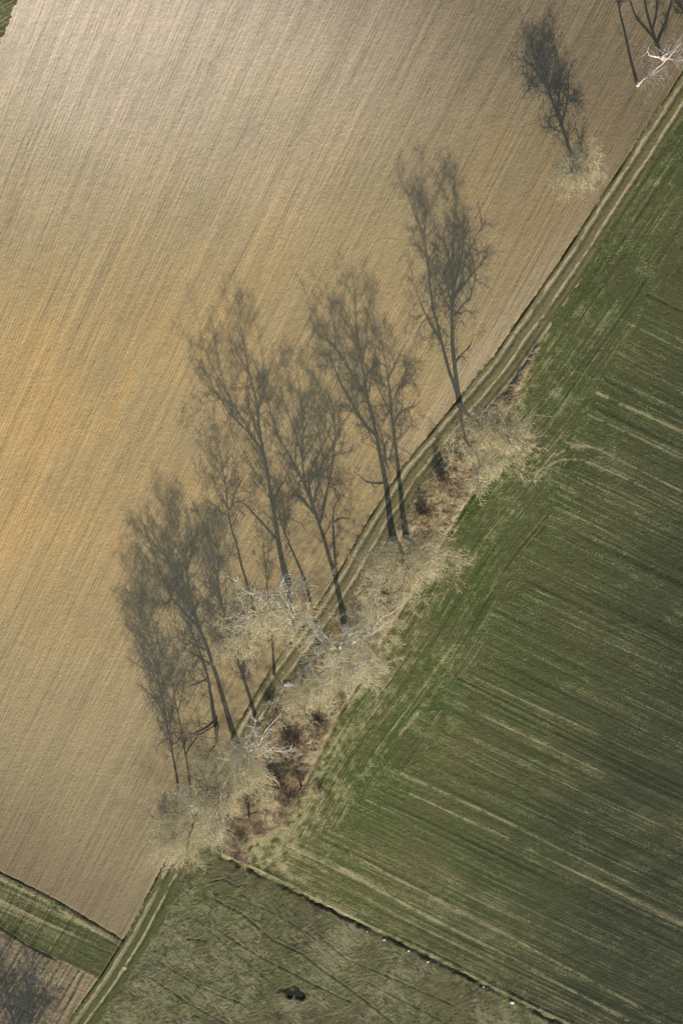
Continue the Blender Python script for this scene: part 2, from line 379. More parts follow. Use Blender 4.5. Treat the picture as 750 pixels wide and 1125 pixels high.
def mat_bark(name, c1, c2, rough=.8):
    b = NB(name, rough); P = b.pos(); n = b.noise(P, 3.0, 4, .75)
    return b.out(b.mix(b.ramp(n, .38, .60), c1, c2))
M_bark = mat_bark('tan_bark', (.44, .37, .25), (.26, .21, .14))
M_white = mat_bark('white_bark', (.50, .44, .33), (.84, .79, .68))
M_dark = mat_bark('dark_bark', (.13, .11, .08), (.07, .06, .045))
M_twig = mat_bark('straw_twigs', (.34, .27, .14), (.93, .82, .50))
M_twig2 = mat_bark('grey_twigs', (.42, .34, .30), (.30, .24, .21))
M_twig3 = mat_bark('drab_twigs', (.34, .28, .16), (.72, .62, .38))
M_twigb = mat_bark('brown_twigs', (.25, .18, .12), (.13, .092, .062))

# ------------------------------------------------------------------ ground objects from the grid
quad = np.stack([np.arange(NY-1)[:, None]*NX+np.arange(NX-1)[None, :]]*4, -1)
quad[..., 1] += 1; quad[..., 2] += NX+1; quad[..., 3] += NX
qr = reg[:-1, :-1]
flatP = np.stack([X.ravel(), Y.ravel(), Z.ravel()], -1)
rowsv = np.stack([acr.ravel(), alo.ravel(), np.zeros(X.size)], -1); maskv = np.stack([Ma.ravel(), Mb.ravel(), Mc.ravel()], -1)
def region(ids, name, mat):
    f = quad[np.isin(qr, ids)]
    if not len(f): return
    u, iv = np.unique(f, return_inverse=True)
    me = mesh_np(name, flatP[u], iv.reshape(f.shape), True, mat)
    for an, arr in (('rows', rowsv), ('mask', maskv)):
        a = me.attributes.new(an, 'FLOAT_VECTOR', 'POINT'); a.data.foreach_set('vector', arr[u].astype(np.float32).ravel())
    return tag(link(name, me), kind='structure')
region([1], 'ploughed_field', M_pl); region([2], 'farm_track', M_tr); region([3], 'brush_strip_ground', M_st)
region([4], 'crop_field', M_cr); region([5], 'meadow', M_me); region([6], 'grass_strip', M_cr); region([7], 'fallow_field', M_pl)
region([8], 'corner_meadow', M_me)
# the land beyond, out to the horizon
bl = NB('distant_land'); P_ = bl.pos()
bb = bl.t.nodes.new('ShaderNodeTexVoronoi'); bb.inputs['Scale'].default_value = .0045; bl.put(bb.inputs['Vector'], P_)
cc = bl.mix(bl.ramp(bl.noise(bb.outputs['Color'], 3.0, 1), .42, .55), (.075, .085, .035), (.27, .20, .12))
bl.out(bl.gain(cc, bl.add(.7, bl.mul(bl.noise(P_, .2, 5), .6))))
x0, x1, y0, y1 = gx[0], gx[-1], gy[0], gy[-1]; B_ = 4000
lv = [(-B_,-B_,0),(B_,-B_,0),(B_,B_,0),(-B_,B_,0),(x0,y0,0),(x1,y0,0),(x1,y1,0),(x0,y1,0)]
tag(link('distant_land_ground', mesh_np('land', lv, [(0,1,5,4),(1,2,6,5),(2,3,7,6),(3,0,4,7)], False, bl.m)), kind='structure')
def gz(p):
    i = int(np.clip(round((p[0]-x0)/STEP), 0, NX-1)); j = int(np.clip(round((p[1]-y0)/STEP), 0, NY-1)); return float(Z[j, i])

# ------------------------------------------------------------------ trees
def unit(a): return a/np.maximum(np.linalg.norm(a, axis=-1, keepdims=True), 1e-9)
def tubes(P, r, sides, close_tip=True):
    """P (N,K,3) polylines, r (N,K) radii -> verts, quads"""
    N, K, _ = P.shape
    T = np.empty_like(P); T[:, 1:-1] = P[:, 2:]-P[:, :-2]; T[:, 0] = P[:, 1]-P[:, 0]; T[:, -1] = P[:, -1]-P[:, -2]; T = unit(T)
    ref = np.where(abs(T[:, :1, 2:3]) > .9, np.array([1., 0, 0]), np.array([0, 0, 1.])); ref = np.broadcast_to(ref, T.shape)
    A = unit(np.cross(T, ref)); Bq = np.cross(T, A)
    an = np.arange(sides)*2*math.pi/sides
    ring = P[:, :, None]+r[:, :, None, None]*(A[:, :, None]*np.cos(an)[None, None, :, None]+Bq[:, :, None]*np.sin(an)[None, None, :, None])
    Vv = ring.reshape(-1, 3)
    base = (np.arange(N)[:, None, None]*K+np.arange(K-1)[None, :, None])*sides
    k = np.arange(sides)[None, None, :]; k2 = (k+1) % sides
    F = np.stack([base+k, base+k2, base+k2+sides, base+k+sides], -1).reshape(-1, 4)
    return Vv, F
def cones(P0, P1, r):
    N = len(P0); T = unit(P1-P0); ref = np.where(abs(T[:, 2:3]) > .9, np.array([[1., 0, 0]]), np.array([[0, 0, 1.]]))
    A = unit(np.cross(T, ref)); Bq = np.cross(T, A); Vv = []
    for a in (0, 2.094, 4.189): Vv.append(P0+r[:, None]*(A*math.cos(a)+Bq*math.sin(a)))
    Vv.append(P1); Vv = np.stack(Vv, 1).reshape(-1, 3); i = np.arange(N)[:, None]*4
    F = np.concatenate([i+[[0, 1, 3]], i+[[1, 2, 3]], i+[[2, 0, 3]]]); return Vv, F
def sample(P, r, n, tmin, rg, tmax=1.0):
    """n points on polylines (weighted by index list) -> pos, tangent, radius, t"""
    N, K, _ = P.shape
    i = n; t = rg.uniform(tmin, tmax, len(i))*(K-1); j = np.minimum(t.astype(int), K-2); f = (t-j)[:, None]
    a = P[i, j]; b = P[i, j+1]
    return a*(1-f)+b*f, unit(b-a), r[i, j]*(1-f[:, 0])+r[i, j+1]*f[:, 0], t/(K-1)
def shoots(pos, tan, L, ang, up, rg, K=4, wob=.08):
    """curved polylines leaving pos at angle ang from tan, bending upward"""
    rv = unit(rg.standard_normal(pos.shape)); perp = unit(rv-np.sum(rv*tan, -1, keepdims=True)*tan)
    d = unit(tan*np.cos(ang)[:, None]+perp*np.sin(ang)[:, None])
    P = [pos]; st_len = (L/(K-1))[:, None]
    for k in range(K-1):
        P.append(P[-1]+d*st_len); d = unit(d+np.array([0, 0, up])+wob*rg.standard_normal(d.shape))
    return np.stack(P, 1)
def resample(pts, n):
    pts = np.asarray(pts); d = np.r_[0, np.cumsum(np.linalg.norm(np.diff(pts, axis=0), axis=1))]
    # catmull-like smoothing: dense linear then smoothed
    q = np.linspace(0, d[-1], n); out = np.stack([np.interp(q, d, pts[:, k]) for k in range(3)], -1)
    for _ in range(2): out[1:-1] = .25*out[:-2]+.5*out[1:-1]+.25*out[2:]
    return out
tanE = math.tan(SUN_EL)
def make_tree(label, base, leaders, rad=.34, lean=0.0, dens=1.0, spread=1.0, low=.3, seed=0, twig=M_twig, bark=M_bark, group='bare trees along the farm track', cat='bare tree', name='bare_tree', tw=.017, angle=(35, 80), depth=.17, limb_mat=None, tden=1.0):
    """leaders: polylines read from the tree's shadow on the ground; each reading gives height and sideways reach,
    depth offsets are the tree's own"""
    rg = np.random.default_rng(100+seed)
    B = G(base[0], base[1]); zb = gz(B)-.05
    H = 0; L3 = []; starts = []
    for li, L in enumerate(leaders):
        pts = []
        for (u, v) in L:
            q = G(u, v)-B; a = float(q@SH); lat = float(q@SN)
            pts.append([max(a, 0)*tanE, lat])
        pts = np.array(pts)
        seglen = np.r_[0, np.cumsum(np.hypot(*np.diff(pts, axis=0).T))]
        z0 = pts[0, 0]; wj = 0 if li == 0 else (1 if (li+seed) % 2 else -1)*rg.uniform(.5, 1)*depth*2.0
        w0 = 0.0
        if li > 0:      # start on the nearest already built leader
            best = 1e9
            for Q in L3:
                dd = np.hypot(Q[:, 3]-pts[0, 0], Q[:, 4]-pts[0, 1]); k = dd.argmin()
                if dd[k] < best: best = dd[k]; w0 = Q[k, 5]
        bend = rg.uniform(-1, 1)*depth*.5
        wv = w0+wj*seglen+(bend*np.sin(seglen/3.0) if li else 0*seglen)
        zz = pts[:, 0]-wv*tanE
        zz = np.maximum(zz, pts[:, 0]*.35)
        wv = (pts[:, 0]-zz)/tanE
        wl = lean*pts[:, 0]
        xy = B[None]+pts[:, 1:2]*SN[None]+(wv+wl)[:, None]*SH[None]
        zf = zz-wl*tanE
        n = max(6, int(seglen[-1]/.7))
        full = np.column_stack([xy, zf, pts[:, 0], pts[:, 1], wv])
        q = np.linspace(0, seglen[-1], n); rs = np.stack([np.interp(q, seglen, full[:, k]) for k in range(6)], -1)
        for _ in range(2): rs[1:-1] = .25*rs[:-2]+.5*rs[1:-1]+.25*rs[2:]
        rs[1:-1, :3] += rg.normal(0, .05, (n-2, 3))
        L3.append(rs); H = max(H, rs[:, 3].max())
    root = bpy.data.objects.new(name, None); COL.objects.link(root); root.location = (B[0], B[1], zb); root.empty_display_size = 1
    tag(root, label, cat, group)
    off = np.array([B[0], B[1], 0.0])
    vs, fs, nv = [], [], 0
    LP, LR, LL = [], [], []
    for li, rs in enumerate(L3):
        P = rs[:, :3]-off; K = 16
        d = np.r_[0, np.cumsum(np.linalg.norm(np.diff(P, axis=0), axis=1))]; q = np.linspace(0, d[-1], K)
        P = np.stack([np.interp(q, d, P[:, k]) for k in range(3)], -1)
        hh = np.interp(q, d, rs[:, 3])
        r = 1.0*rad*(np.clip(1-hh/(H*1.03), 0.02, 1)**1.15)+.012
        if li > 0: r = np.minimum(r*.8, (.03+.026*d[-1])*(1.0-.85*np.linspace(0, 1, K)))
        else: r[0] *= 1.35; r[1] *= 1.08
        r = np.maximum(r, .016)
        LP.append(P); LR.append(r); LL.append(d[-1])
    LP = np.array(LP); LR = np.array(LR); LL = np.array(LL)
    vt, ft = tubes(LP, LR, 8)
    # limbs
    tt = np.linspace(0, 1, 16); idx = []; 
    cnt = np.maximum((LL*2.8*dens).astype(int), 4); idx = np.repeat(np.arange(len(LL)), cnt)
    pos, tan, rr, t = sample(LP, LR, idx, 0.02, rg)
    hrel = pos[:, 2]/H
    keep = (hrel > low) | ((hrel > low*.55) & (rg.random(len(hrel)) < .25)); pos, tan, rr, t, idx, hrel = [q[keep] for q in (pos, tan, rr, t, idx, hrel)]
    Lb = spread*(.8+H*.20*np.sin(np.clip((1.04-hrel)/(1.04-low), 0, 1)*math.pi*.80+.25))*rg.uniform(.45, 1.15, len(t))
    A1 = shoots(pos, tan, Lb, R(1)*rg.uniform(angle[0], angle[1], len(t)), .07, rg, K=6, wob=.20)
    r1 = np.minimum(rr*.6, .012+.013*Lb)[:, None]*np.linspace(1, .3, 6)[None]
    r1 = np.maximum(r1, .012)
    # secondary
    c2 = np.maximum((Lb*2.9).astype(int), 2); i2 = np.repeat(np.arange(len(Lb)), c2)
    p2, t2, rr2, u2 = sample(A1, r1, i2, .18, rg)
    L2 = (.35+.42*Lb[i2]*(1.05-u2))*rg.uniform(.6, 1.2, len(i2)); 
    A2 = shoots(p2, t2, L2, R(1)*rg.uniform(30, 80, len(i2)), .05, rg, K=4, wob=.28)
    r2 = np.minimum(rr2*.7, .030)[:, None]*np.linspace(1, .45, 4)[None]; r2 = np.maximum(r2, .013)
    v1, f1 = tubes(A1, r1, 5); v2, f2 = tubes(A2, r2, 3)
    me = mesh_np('trunk', np.concatenate([vt, v1]), np.concatenate([ft, f1+len(vt)]), True, bark); me.materials.append(limb_mat or bark)
    me.polygons.foreach_set('material_index', np.r_[np.zeros(len(ft), np.int32), np.ones(len(f1), np.int32)]); link('trunk', me, root)
    # twigs on secondary shoots, limb ends and leader tips
    c3 = np.maximum((L2*1.7*tden).astype(int), 3); i3 = np.repeat(np.arange(len(L2)), c3)
    p3, t3, _, _ = sample(A2, r2, i3, .1, rg)
    ia = np.repeat(np.arange(len(Lb)), np.maximum((Lb*2).astype(int), 2)); pa, ta, _, _ = sample(A1, r1, ia, .3, rg)
    ib = np.repeat(np.arange(len(LL)), (LL*3.5).astype(int)); pb, tb, _, _ = sample(LP, LR, ib, .25, rg); kb = pb[:, 2] > H*max(low, .45); pb, tb = pb[kb], tb[kb]
    p3 = np.concatenate([p3, pa, pb]); t3 = np.concatenate([t3, ta, tb]); N3 = len(p3)
    L_3 = rg.uniform(.35, 1.25, N3); NT.append(N3)
    A3 = shoots(p3, t3, L_3, R(1)*rg.uniform(20, 85, N3), .03, rg, K=3, wob=.3)
    e0 = A3[:, 0]; e1 = A3[:, 1]; e2 = A3[:, 2]
    va, fa = cones(e0, e1+(e1-e0)*.15, np.full(N3, tw)); vb, fb = cones(e1, e2, np.full(N3, tw*.9))
    f2t = np.concatenate([f2[:, [0, 1, 2]], f2[:, [0, 2, 3]]]); na = len(v2)
    me = mesh_np('crown', np.concatenate([v2, va, vb]), np.concatenate([f2t, fa+na, fb+na+len(va)]), False, twig); link('crown', me, root)
    TR[seed] = (root, L3, off)
    return root
NT = []; TR = {}
T = make_tree
T('tall forked bare tree beside the track, casting the V-shaped pair of trunk shadows', (505,446),
  [[(505,446),(503,433),(496,375),(496,300),(496,262),(499,225),(500,183)],
   [(504,440),(500,428),(484,372),(473,327),(471,297),(466,257),(453,228),(442,199),(436,178)],
   [(466,257),(466,231),(461,193),(463,163)],[(466,233),(477,214),(489,190),(494,178)],[(496,300),(490,270),(484,240)],[(497,320),(503,292),(509,262),(508,225)],
   [(500,395),(510,385),(522,372),(520,362)],[(484,372),(470,350),(458,320)]], rad=.33, lean=-.18, depth=.10, seed=1, tden=1.3, dens=1.0, spread=.80)
T('bushy isolated bare tree standing in the ploughed field with a dense dark shadow', (630,180),
  [[(630,180),(622,152),(612,125),(602,98),(588,62),(575,22)],[(612,125),(617,95),(612,55),(600,25)],[(605,105),(592,80),(575,62)],[(616,135),(625,105),(625,80)],[(602,98),(598,60),(592,30)]],
  rad=.24, seed=2, dens=1.5, spread=1.05, low=.12, lean=-.12, twig=M_twig3, tden=1.7)
T('small thin bare tree close beside the bushy isolated tree', (643,183), [[(643,183),(638,160),(632,135),(628,118)],[(637,158),(640,140)]], rad=.12, twig=M_twig3, seed=3, dens=.8, spread=.9, low=.2, lean=-.1)
T('thin white-trunked bare tree on the ploughed field, lower left of the bright forked one', (700,93),
  [[(700,93),(690,55),(680,10),(672,-40),(664,-90),(660,-130)],[(680,10),(690,-30),(694,-80)],[(676,-20),(662,-60),(650,-95)]], rad=.20, seed=4, dens=.4, spread=.65, low=.35, bark=M_white, twig=M_twig2, limb_mat=M_bark)
T('bright white forked bare tree in the top right corner by the track', (729,64),
  [[(729,64),(724,56),(717,37),(711,15),(704,-30),(698,-80)],[(721,48),(733,20),(740,-15),(738,-60)],[(719,42),(700,20),(690,0),(684,-30)],[(716,37),(722,10),(720,-30)]], rad=.24, seed=5, dens=.5, low=.25, bark=M_white, twig=M_twig2, limb_mat=M_white, angle=(35, 65))
T('grey bare tree at the picture edge beside the bright white forked tree', (772,72),
  [[(772,72),(760,30),(750,-10),(740,-60)],[(756,18),(742,0),(728,-25)],[(758,22),(765,-10),(762,-50)]], rad=.26, seed=6, tden=2.0, dens=2.0, low=.15, twig=M_twig2)
T('tall bare tree by the reed strip, casting the left of two parallel thick trunk shadows', (432,592),
  [[(432,592),(430,583),(424,530),(414,481),(405,442),(401,425),(394,375),(390,333),(386,300)],
   [(403,439),(385,409),(370,384),(351,371),(341,352)],[(414,481),(398,465),(377,427),(365,402),(358,380)],[(394,375),(380,345),(366,322)],
   [(422,532),(410,535),(400,530),(389,520)],[(398,400),(404,370),(402,340)],[(370,384),(368,360),(362,338)]], rad=.42, seed=7, dens=.85, spread=.9, low=.38)
T('slim bare tree by the reed strip, casting the right of two parallel thick trunk shadows', (446,590),
  [[(446,590),(444,579),(439,525),(434,485),(430,451),(428,422),(420,382),(416,352)],[(428,416),(437,398),(446,380)],[(423,427),(412,420),(404,417)],
   [(433,470),(441,450),(456,455),(462,444)],[(434,440),(446,415),(452,395)],[(431,460),(420,440),(412,415)]], rad=.36, seed=8, dens=.8, spread=.8, low=.42)
T('many-limbed bare tree with bright white limbs spreading over the track', (379,688),
  [[(379,688),(373,655),(363,617),(351,577),(343,555),(334,532),(332,503),(335,470),(330,430),(326,395)],
   [(343,555),(330,525),(322,513),(304,478),(296,450),(290,425)],[(352,577),(360,548),(364,525),(368,490),(369,462),(362,435)],
   [(346,555),(348,535),(358,519)],[(332,503),(322,470),(311,440),(302,412)],[(334,480),(345,450),(350,420)],[(371,640),(368,611),(366,570),(368,555),(377,547)],[(368,577),(378,570),(391,576)]], rad=.36, seed=9, tden=.6, dens=.75, spread=.95, low=.33, bark=M_white, limb_mat=M_white)
T('bare tree left of the track with one sweeping white limb in its straw-coloured crown', (317,642),
  [[(317,642),(310,619),(305,590),(300,556),(292,509),(286,485),(282,439),(274,410),(266,371),(262,333)],
   [(288,495),(274,472),(258,448),(238,412),(226,388),(219,362)],[(258,448),(243,438),(226,432)],[(302,590),(282,567),(266,550),(256,543)],
   [(266,371),(274,350),(276,332)],[(274,410),(262,400),(254,385)],[(300,548),(310,530),(319,512)],[(283,450),(292,430),(296,405)]], rad=.38, seed=10, tden=.8, dens=.75, spread=.95, low=.42, limb_mat=M_white)
T('slender bare tree rising between the white-limbed tree and the track ruts', (351,722),
  [[(351,722),(346,685),(340,652),(326,618),(314,590),(304,560),(296,530),(285,495)],[(314,590),(312,560),(308,530)],[(304,560),(290,540),(277,515),(262,488),(256,470)]], rad=.26, seed=11, dens=.7, spread=.85, low=.42)
T('thin straight bare tree among the crowns in the middle of the row', (301,742),
  [[(301,742),(298,690),(291,620),(287,585),(282,555)],[(291,620),(298,590),(300,565)]], rad=.17, seed=12, dens=.7, spread=.8, low=.4)
T('slender bare tree with a Y-shaped shadow left of the sweeping white limb', (279,672),
  [[(279,672),(268,628),(250,567),(247,524),(240,490),(236,470)],[(250,567),(238,558),(223,543)],[(252,560),(258,540),(266,520)],[(247,530),(235,510),(228,488)]], rad=.20, seed=13, dens=1.1, spread=.85, low=.4)
T('dark-shadowed bare tree with a pale nexus of limbs above the lower track', (283,800),
  [[(283,800),(276,770),(263,731),(253,705),(246,673),(239,640),(231,598),(226,560)],[(246,673),(238,655),(229,638),(222,610)],[(239,640),(241,615),(238,590),(242,565)],[(258,718),(240,700),(236,680)]], rad=.27, seed=14, dens=1.3, spread=1.05, low=.2, limb_mat=M_white)
T('tall thick bare tree whose long trunk shadow ends at the track bend', (262,822),
  [[(262,822),(256,806),(237,740),(224,702),(214,679),(205,632),(199,598),(193,564),(189,530)],
   [(218,690),(200,672),(182,645),(171,615),(163,594),(151,553)],[(205,632),(212,605),(210,575),(202,550)],[(199,598),(185,575),(178,548)],
   [(226,715),(214,712),(205,700),(196,702)],[(230,730),(220,725),(205,715)],[(214,679),(200,650),(186,620),(178,590)]], rad=.42, seed=15, tden=.65, dens=.9, spread=.9, low=.35)
T('bare tree with a short thick trunk left of the tall one at the track bend', (238,800),
  [[(238,800),(235,790),(230,752),(224,725),(212,700),(203,670),(196,640)],[(228,745),(215,750),(203,756)],[(224,725),(215,718),(200,712)],[(230,752),(220,735),(212,728)]], rad=.30, seed=16, tden=.6, dens=.8, spread=.9, low=.35)
T('slim columnar bare tree, leftmost of the row, with a lumpy shadow', (196,864),
  [[(196,864),(190,829),(184,799),(176,757),(170,723),(163,690),(154,650),(145,608)],[(163,690),(156,670),(149,650)]], rad=.16, seed=17, dens=2.0, spread=1.0, low=.12, tden=2.2)
T('thin bare tree just right of the leftmost columnar one', (208,860),
  [[(208,860),(204,827),(195,782),(188,750),(182,722),(176,690)],[(195,782),(203,755),(204,735)],[(204,830),(212,815),(222,800)]], rad=.14, seed=18, dens=1.1, spread=.75, low=.2)
T('bare tree beyond the bottom left corner, only its shadow reaching the fallow field', (36,1205),
  [[(36,1205),(22,1150),(14,1120),(8,1085),(2,1055),(-8,1020)],[(18,1135),(32,1095),(40,1065)],[(14,1120),(-2,1090),(-10,1050)],[(20,1140),(44,1110),(52,1090)]], rad=.32, seed=19, dens=1.5, spread=1.1, low=.2)

# ------------------------------------------------------------------ shrubs, small dark trees
def make_shrub(label, px, py, wid, hgt, seed, twig=M_twigb, name='shrub', cat='shrub', group='shrubs in the brush strip', dens=1.0):
    rg = np.random.default_rng(500+seed); B = G(px, py); zb = gz(B)-.05
    root = bpy.data.objects.new(name, None); COL.objects.link(root); root.location = (B[0], B[1], zb); tag(root, label, cat, group)
    n = int(16*dens+wid*8*dens); p0 = np.column_stack([rg.normal(0, wid*.16, n), rg.normal(0, wid*.16, n), np.zeros(n)])
    t0 = np.tile([0, 0, 1.], (n, 1)); L = hgt*rg.uniform(.6, 1.15, n)*1.1
    A1 = shoots(p0, t0, L, R(1)*rg.uniform(8, 62, n), .03, rg, K=6, wob=.18); r1 = .034*np.linspace(1, .35, 6)[None].repeat(n, 0)
    i2 = np.repeat(np.arange(n), np.maximum((L*6).astype(int), 4)); p2, t2, _, u2 = sample(A1, r1, i2, .2, rg)
    L2 = hgt*.38*rg.uniform(.4, 1.1, len(i2)); A2 = shoots(p2, t2, L2, R(1)*rg.uniform(25, 80, len(i2)), .0, rg, K=4, wob=.25); r2 = np.full((len(i2), 4), .012)
    v1, f1 = tubes(A1, r1, 5); v2, f2 = tubes(A2, r2, 3)
    link('stems', mesh_np('stems', np.concatenate([v1, v2]), np.concatenate([f1, f2+len(v1)]), True, M_dark if twig is M_twigb else M_bark), root)
    i3 = np.repeat(np.arange(len(L2)), np.maximum((L2*11).astype(int), 3)); p3, t3, _, _ = sample(A2, r2, i3, .1, rg)
    A3 = shoots(p3, t3, rg.uniform(.15, .5, len(i3)), R(1)*rg.uniform(20, 85, len(i3)), 0, rg, K=3, wob=.3)
    v, f = cones(A3[:, 0], A3[:, 2], np.full(len(i3), .011)); link('twigs', mesh_np('twigs', v, f, False, twig), root)
    return root
SHR = [('large dark brown leafless shrub between the lower track and the field bank', 300, 856, 3.6, 2.6),
 ('brown leafless shrub against the crop field bank in the lower brush strip', 352, 792, 2.4, 2.0),
 ('dark brown shrub in the brush strip just left of the shrub on the bank', 322, 812, 2.0, 1.8),
  ('brown shrub among reeds below the tall forked tree', 486, 520, 2.0, 1.8),
 ('small brown shrub in the reeds near the narrow green notch of the crop field', 466, 560, 1.8, 1.4),
 ('low brown shrub under the tall track-bend tree, nearest the lower track ruts', 268, 872, 2.0, 1.5),
 ('brown shrub beside the white sack', 300, 775, 2.2, 2.0)]
for k, (lb, px, py, wd, hg) in enumerate(SHR): make_shrub(lb, px, py, wd, hg, k)
PALE = [('pale straw-coloured thicket at the crop field bank below the middle trees', 395, 700, 3.4, 2.4),
 ('pale straw-coloured thicket beside the white sack and the field bank', 345, 760, 3.4, 2.2),
 ('pale straw-coloured thicket right of the twin trunk shadows', 455, 628, 3.4, 2.4),
 ('pale straw-coloured thicket under the tall forked tree at the crop field', 545, 485, 3.8, 2.4),
 ('pale straw-coloured thicket between track and reeds under the tall forked tree', 512, 500, 3.0, 2.0),
 ('pale straw-coloured thicket at the lowest end of the brush strip', 320, 885, 3.0, 1.8),
 ('pale straw-coloured thicket straddling the track end beside the meadow', 232, 915, 3.0, 1.8),
 ('pale straw-coloured thicket on the ploughed field edge under the leftmost trees', 185, 900, 3.2, 1.8),
 ('pale straw-coloured thicket where the brush strip nears the meadow ditch', 268, 925, 2.6, 1.4),
 ('pale straw-coloured thicket halfway along the reed bank', 425, 665, 3.0, 1.8)]
for k, (lb, px, py, wd, hg) in enumerate(PALE): make_shrub(lb, px, py, wd, hg, 20+k, M_twig, 'thicket', 'thicket', 'pale thickets along the row', .55)
DK = [('small dark crooked bare tree below the large dark brown shrub', [[(273,893),(271,876),(268,862)],[(272,884),(280,872),(286,864)],[(271,878),(262,868)]]),
 ('small dark bare tree on the bank at the lower end of the brush strip', [[(331,862),(325,843),(317,828),(311,818)],[(325,843),(330,828)],[(329,855),(337,845)]]),
 ('small dark bare tree standing between the ruts beside the lower track', [[(250,893),(247,878),(243,862)],[(248,884),(240,874)],[(248,882),(256,870)]])]
for k, (lb, L) in enumerate(DK):
    make_tree(lb, L[0][0], L, rad=.13, seed=40+k, dens=1.2, spread=.6, low=.2, twig=M_twigb, bark=M_dark, group='small dark trees', cat='small tree', name='small_tree', tden=.4)

PALE2 = [('pale straw-coloured thicket spreading from the low bank onto the crop field', 352, 868, 2.8, 1.2)]
for k, (lb, px, py, wd, hg) in enumerate(PALE2): make_shrub(lb, px, py, wd, hg, 60+k, M_twig, 'thicket', 'thicket', 'pale thickets along the row', .55)
# big sunlit limbs, measured from the picture at their height above ground
def ray(px, py, h):
    x = (px-375)/FPX; y = (562.5-py)/FPX; dy = y*ct-st_; dz = -y*st_-ct; t = (ALT-h)/-dz
    return np.array([x*t, dy*t, h])
def big_limbs(seed, specs, mat=None, rb=.11):
    root, L3, off = TR[seed]; rg = np.random.default_rng(900+seed); vs, fs, nn = [], [], 0
    for h0, pts in specs:
        L = L3[0]; k = np.abs(L[:, 2]-h0).argmin(); st0 = L[k, :3]
        P = resample(np.vstack([st0]+[ray(*p) for p in pts]), 14)-off
        P[1:-1] += rg.normal(0, .07, (12, 3))
        r = np.linspace(rb, .03, 14); v, f = tubes(P[None], r[None], 6); vs.append(v); fs.append(f+nn); nn += len(v)
        n = 16; p, t, rr, _ = sample(P[None], r[None], np.zeros(n, int), .25, rg)
        A = shoots(p, t, rg.uniform(.8, 2.6, n), R(1)*rg.uniform(25, 65, n), .02, rg, K=6, wob=.16); ra = np.linspace(.045, .02, 6)[None].repeat(n, 0)
        v, f = tubes(A, ra, 5); vs.append(v); fs.append(f+nn); nn += len(v)
        m = 70; p, t, _, _ = sample(A, ra, rg.integers(0, n, m), .2, rg)
        A = shoots(p, t, rg.uniform(.4, 1.2, m), R(1)*rg.uniform(25, 70, m), .02, rg, K=4, wob=.2); v, f = tubes(A, np.full((m, 4), .02), 3); vs.append(v); fs.append(f+nn); nn += len(v)
    link('limb', mesh_np('limb', np.concatenate(vs), np.concatenate(fs), True, mat or M_white), root)
big_limbs(9, [(10, [(366,707,12),(395,697,13.5),(420,678,15),(442,664,16)]), (10, [(368,706,12),(380,694,13),(398,683,14),(410,668,15)]), (10, [(362,709,11.5),(345,722,12.5),(333,735,13.5)]),
  (11, [(365,706,13),(352,694,14),(338,681,15)]), (11, [(372,707,13),(392,715,13.5),(412,728,14)]), (10, [(362,712,11.5),(350,700,12),(344,690,12.5)])], rb=.16)
big_limbs(10, [(12, [(304,661,13.5),(288,660,14.5),(272,652,16),(262,641,17),(256,636,18)]), (13, [(318,655,14.5),(330,640,16)]), (13, [(306,648,15),(312,632,16.5)])], rb=.16)
big_limbs(14, [(5, [(284,821,8),(272,816,9),(262,809,10)]), (5, [(286,820,8),(290,805,9.5),(300,793,11)]), (5, [(284,821,8),(279,803,9.5),(281,790,10)]), (5, [(290,822,8),(308,827,9),(325,822,10)]), (5, [(283,822,8),(270,826,9)])], rb=.12)
big_limbs(15, [(13, [(251,888,16),(232,903,18),(214,913,19),(198,919,20)]), (14, [(240,886,17),(218,878,18.5),(198,872,19.5)]), (15, [(238,900,18),(222,892,19),(208,886,20)]), (14, [(246,900,17),(240,915,18),(233,930,19)])], rb=.14)
big_limbs(1, [(9, [(541,497,11.5),(562,489,12.5),(573,482,13.5),(568,470,14.5),(560,462,15)]), (10, [(550,478,13),(565,466,14.5),(590,455,16)]), (11, [(574,482,14),(590,480,15)]), (10, [(530,470,12),(522,450,14)])], M_bark, rb=.14)
big_limbs(7, [(7, [(451,631,9),(432,617,11),(412,608,12)]), (7, [(452,631,9),(447,613,11)]), (7, [(454,632,9),(472,632,11),(488,636,12)]), (7, [(455,630,9),(470,618,11)])], M_bark, rb=.12)
# ------------------------------------------------------------------ dry reeds, grass tufts (uncountable)
def blades(name, cat, label, n, umin, umax, vmin, vmax, keep, Lr, r, tilt, mat, seed, clump=1.2):
    rg = np.random.default_rng(seed); m = n*6
    u = rg.uniform(umin, umax, m); v = rg.uniform(vmin, vmax, m); p = G(u, v)
    i = np.clip(((p[:, 0]-x0)/STEP).round().astype(int), 0, NX-1); j = np.clip(((p[:, 1]-y0)/STEP).round().astype(int), 0, NY-1)
    k = rg.random(m) < keep[j, i]; i, j, p = i[k][:n], j[k][:n], p[k][:n]; n = len(p)
    z = Z[j, i]; ang = clump*n3[j, i]*1.5+n1[j, i]*.8+rg.normal(0, .5, n); L = rg.uniform(*Lr, n); ti = R(1)*rg.uniform(*tilt, n)
    P0 = np.column_stack([p, z-.03]); P1 = P0+np.column_stack([np.cos(ang)*np.sin(ti), np.sin(ang)*np.sin(ti), np.cos(ti)])*L[:, None]
    vv, f = cones(P0, P1, np.full(n, r)); o = link(name, mesh_np(name, vv, f, False, mat)); tag(o, label, cat, kind='stuff'); return o
M_reed = mat_bark('dry_reed', (.52, .42, .25), (.34, .25, .14)); M_gr = mat_bark('dry_grass', (.25, .225, .12), (.13, .13, .055)); M_gg = mat_bark('green_grass', (.10, .12, .035), (.17, .165, .07))
stripm = (reg == 3)*np.clip(.55+.35*n3, .1, 1)
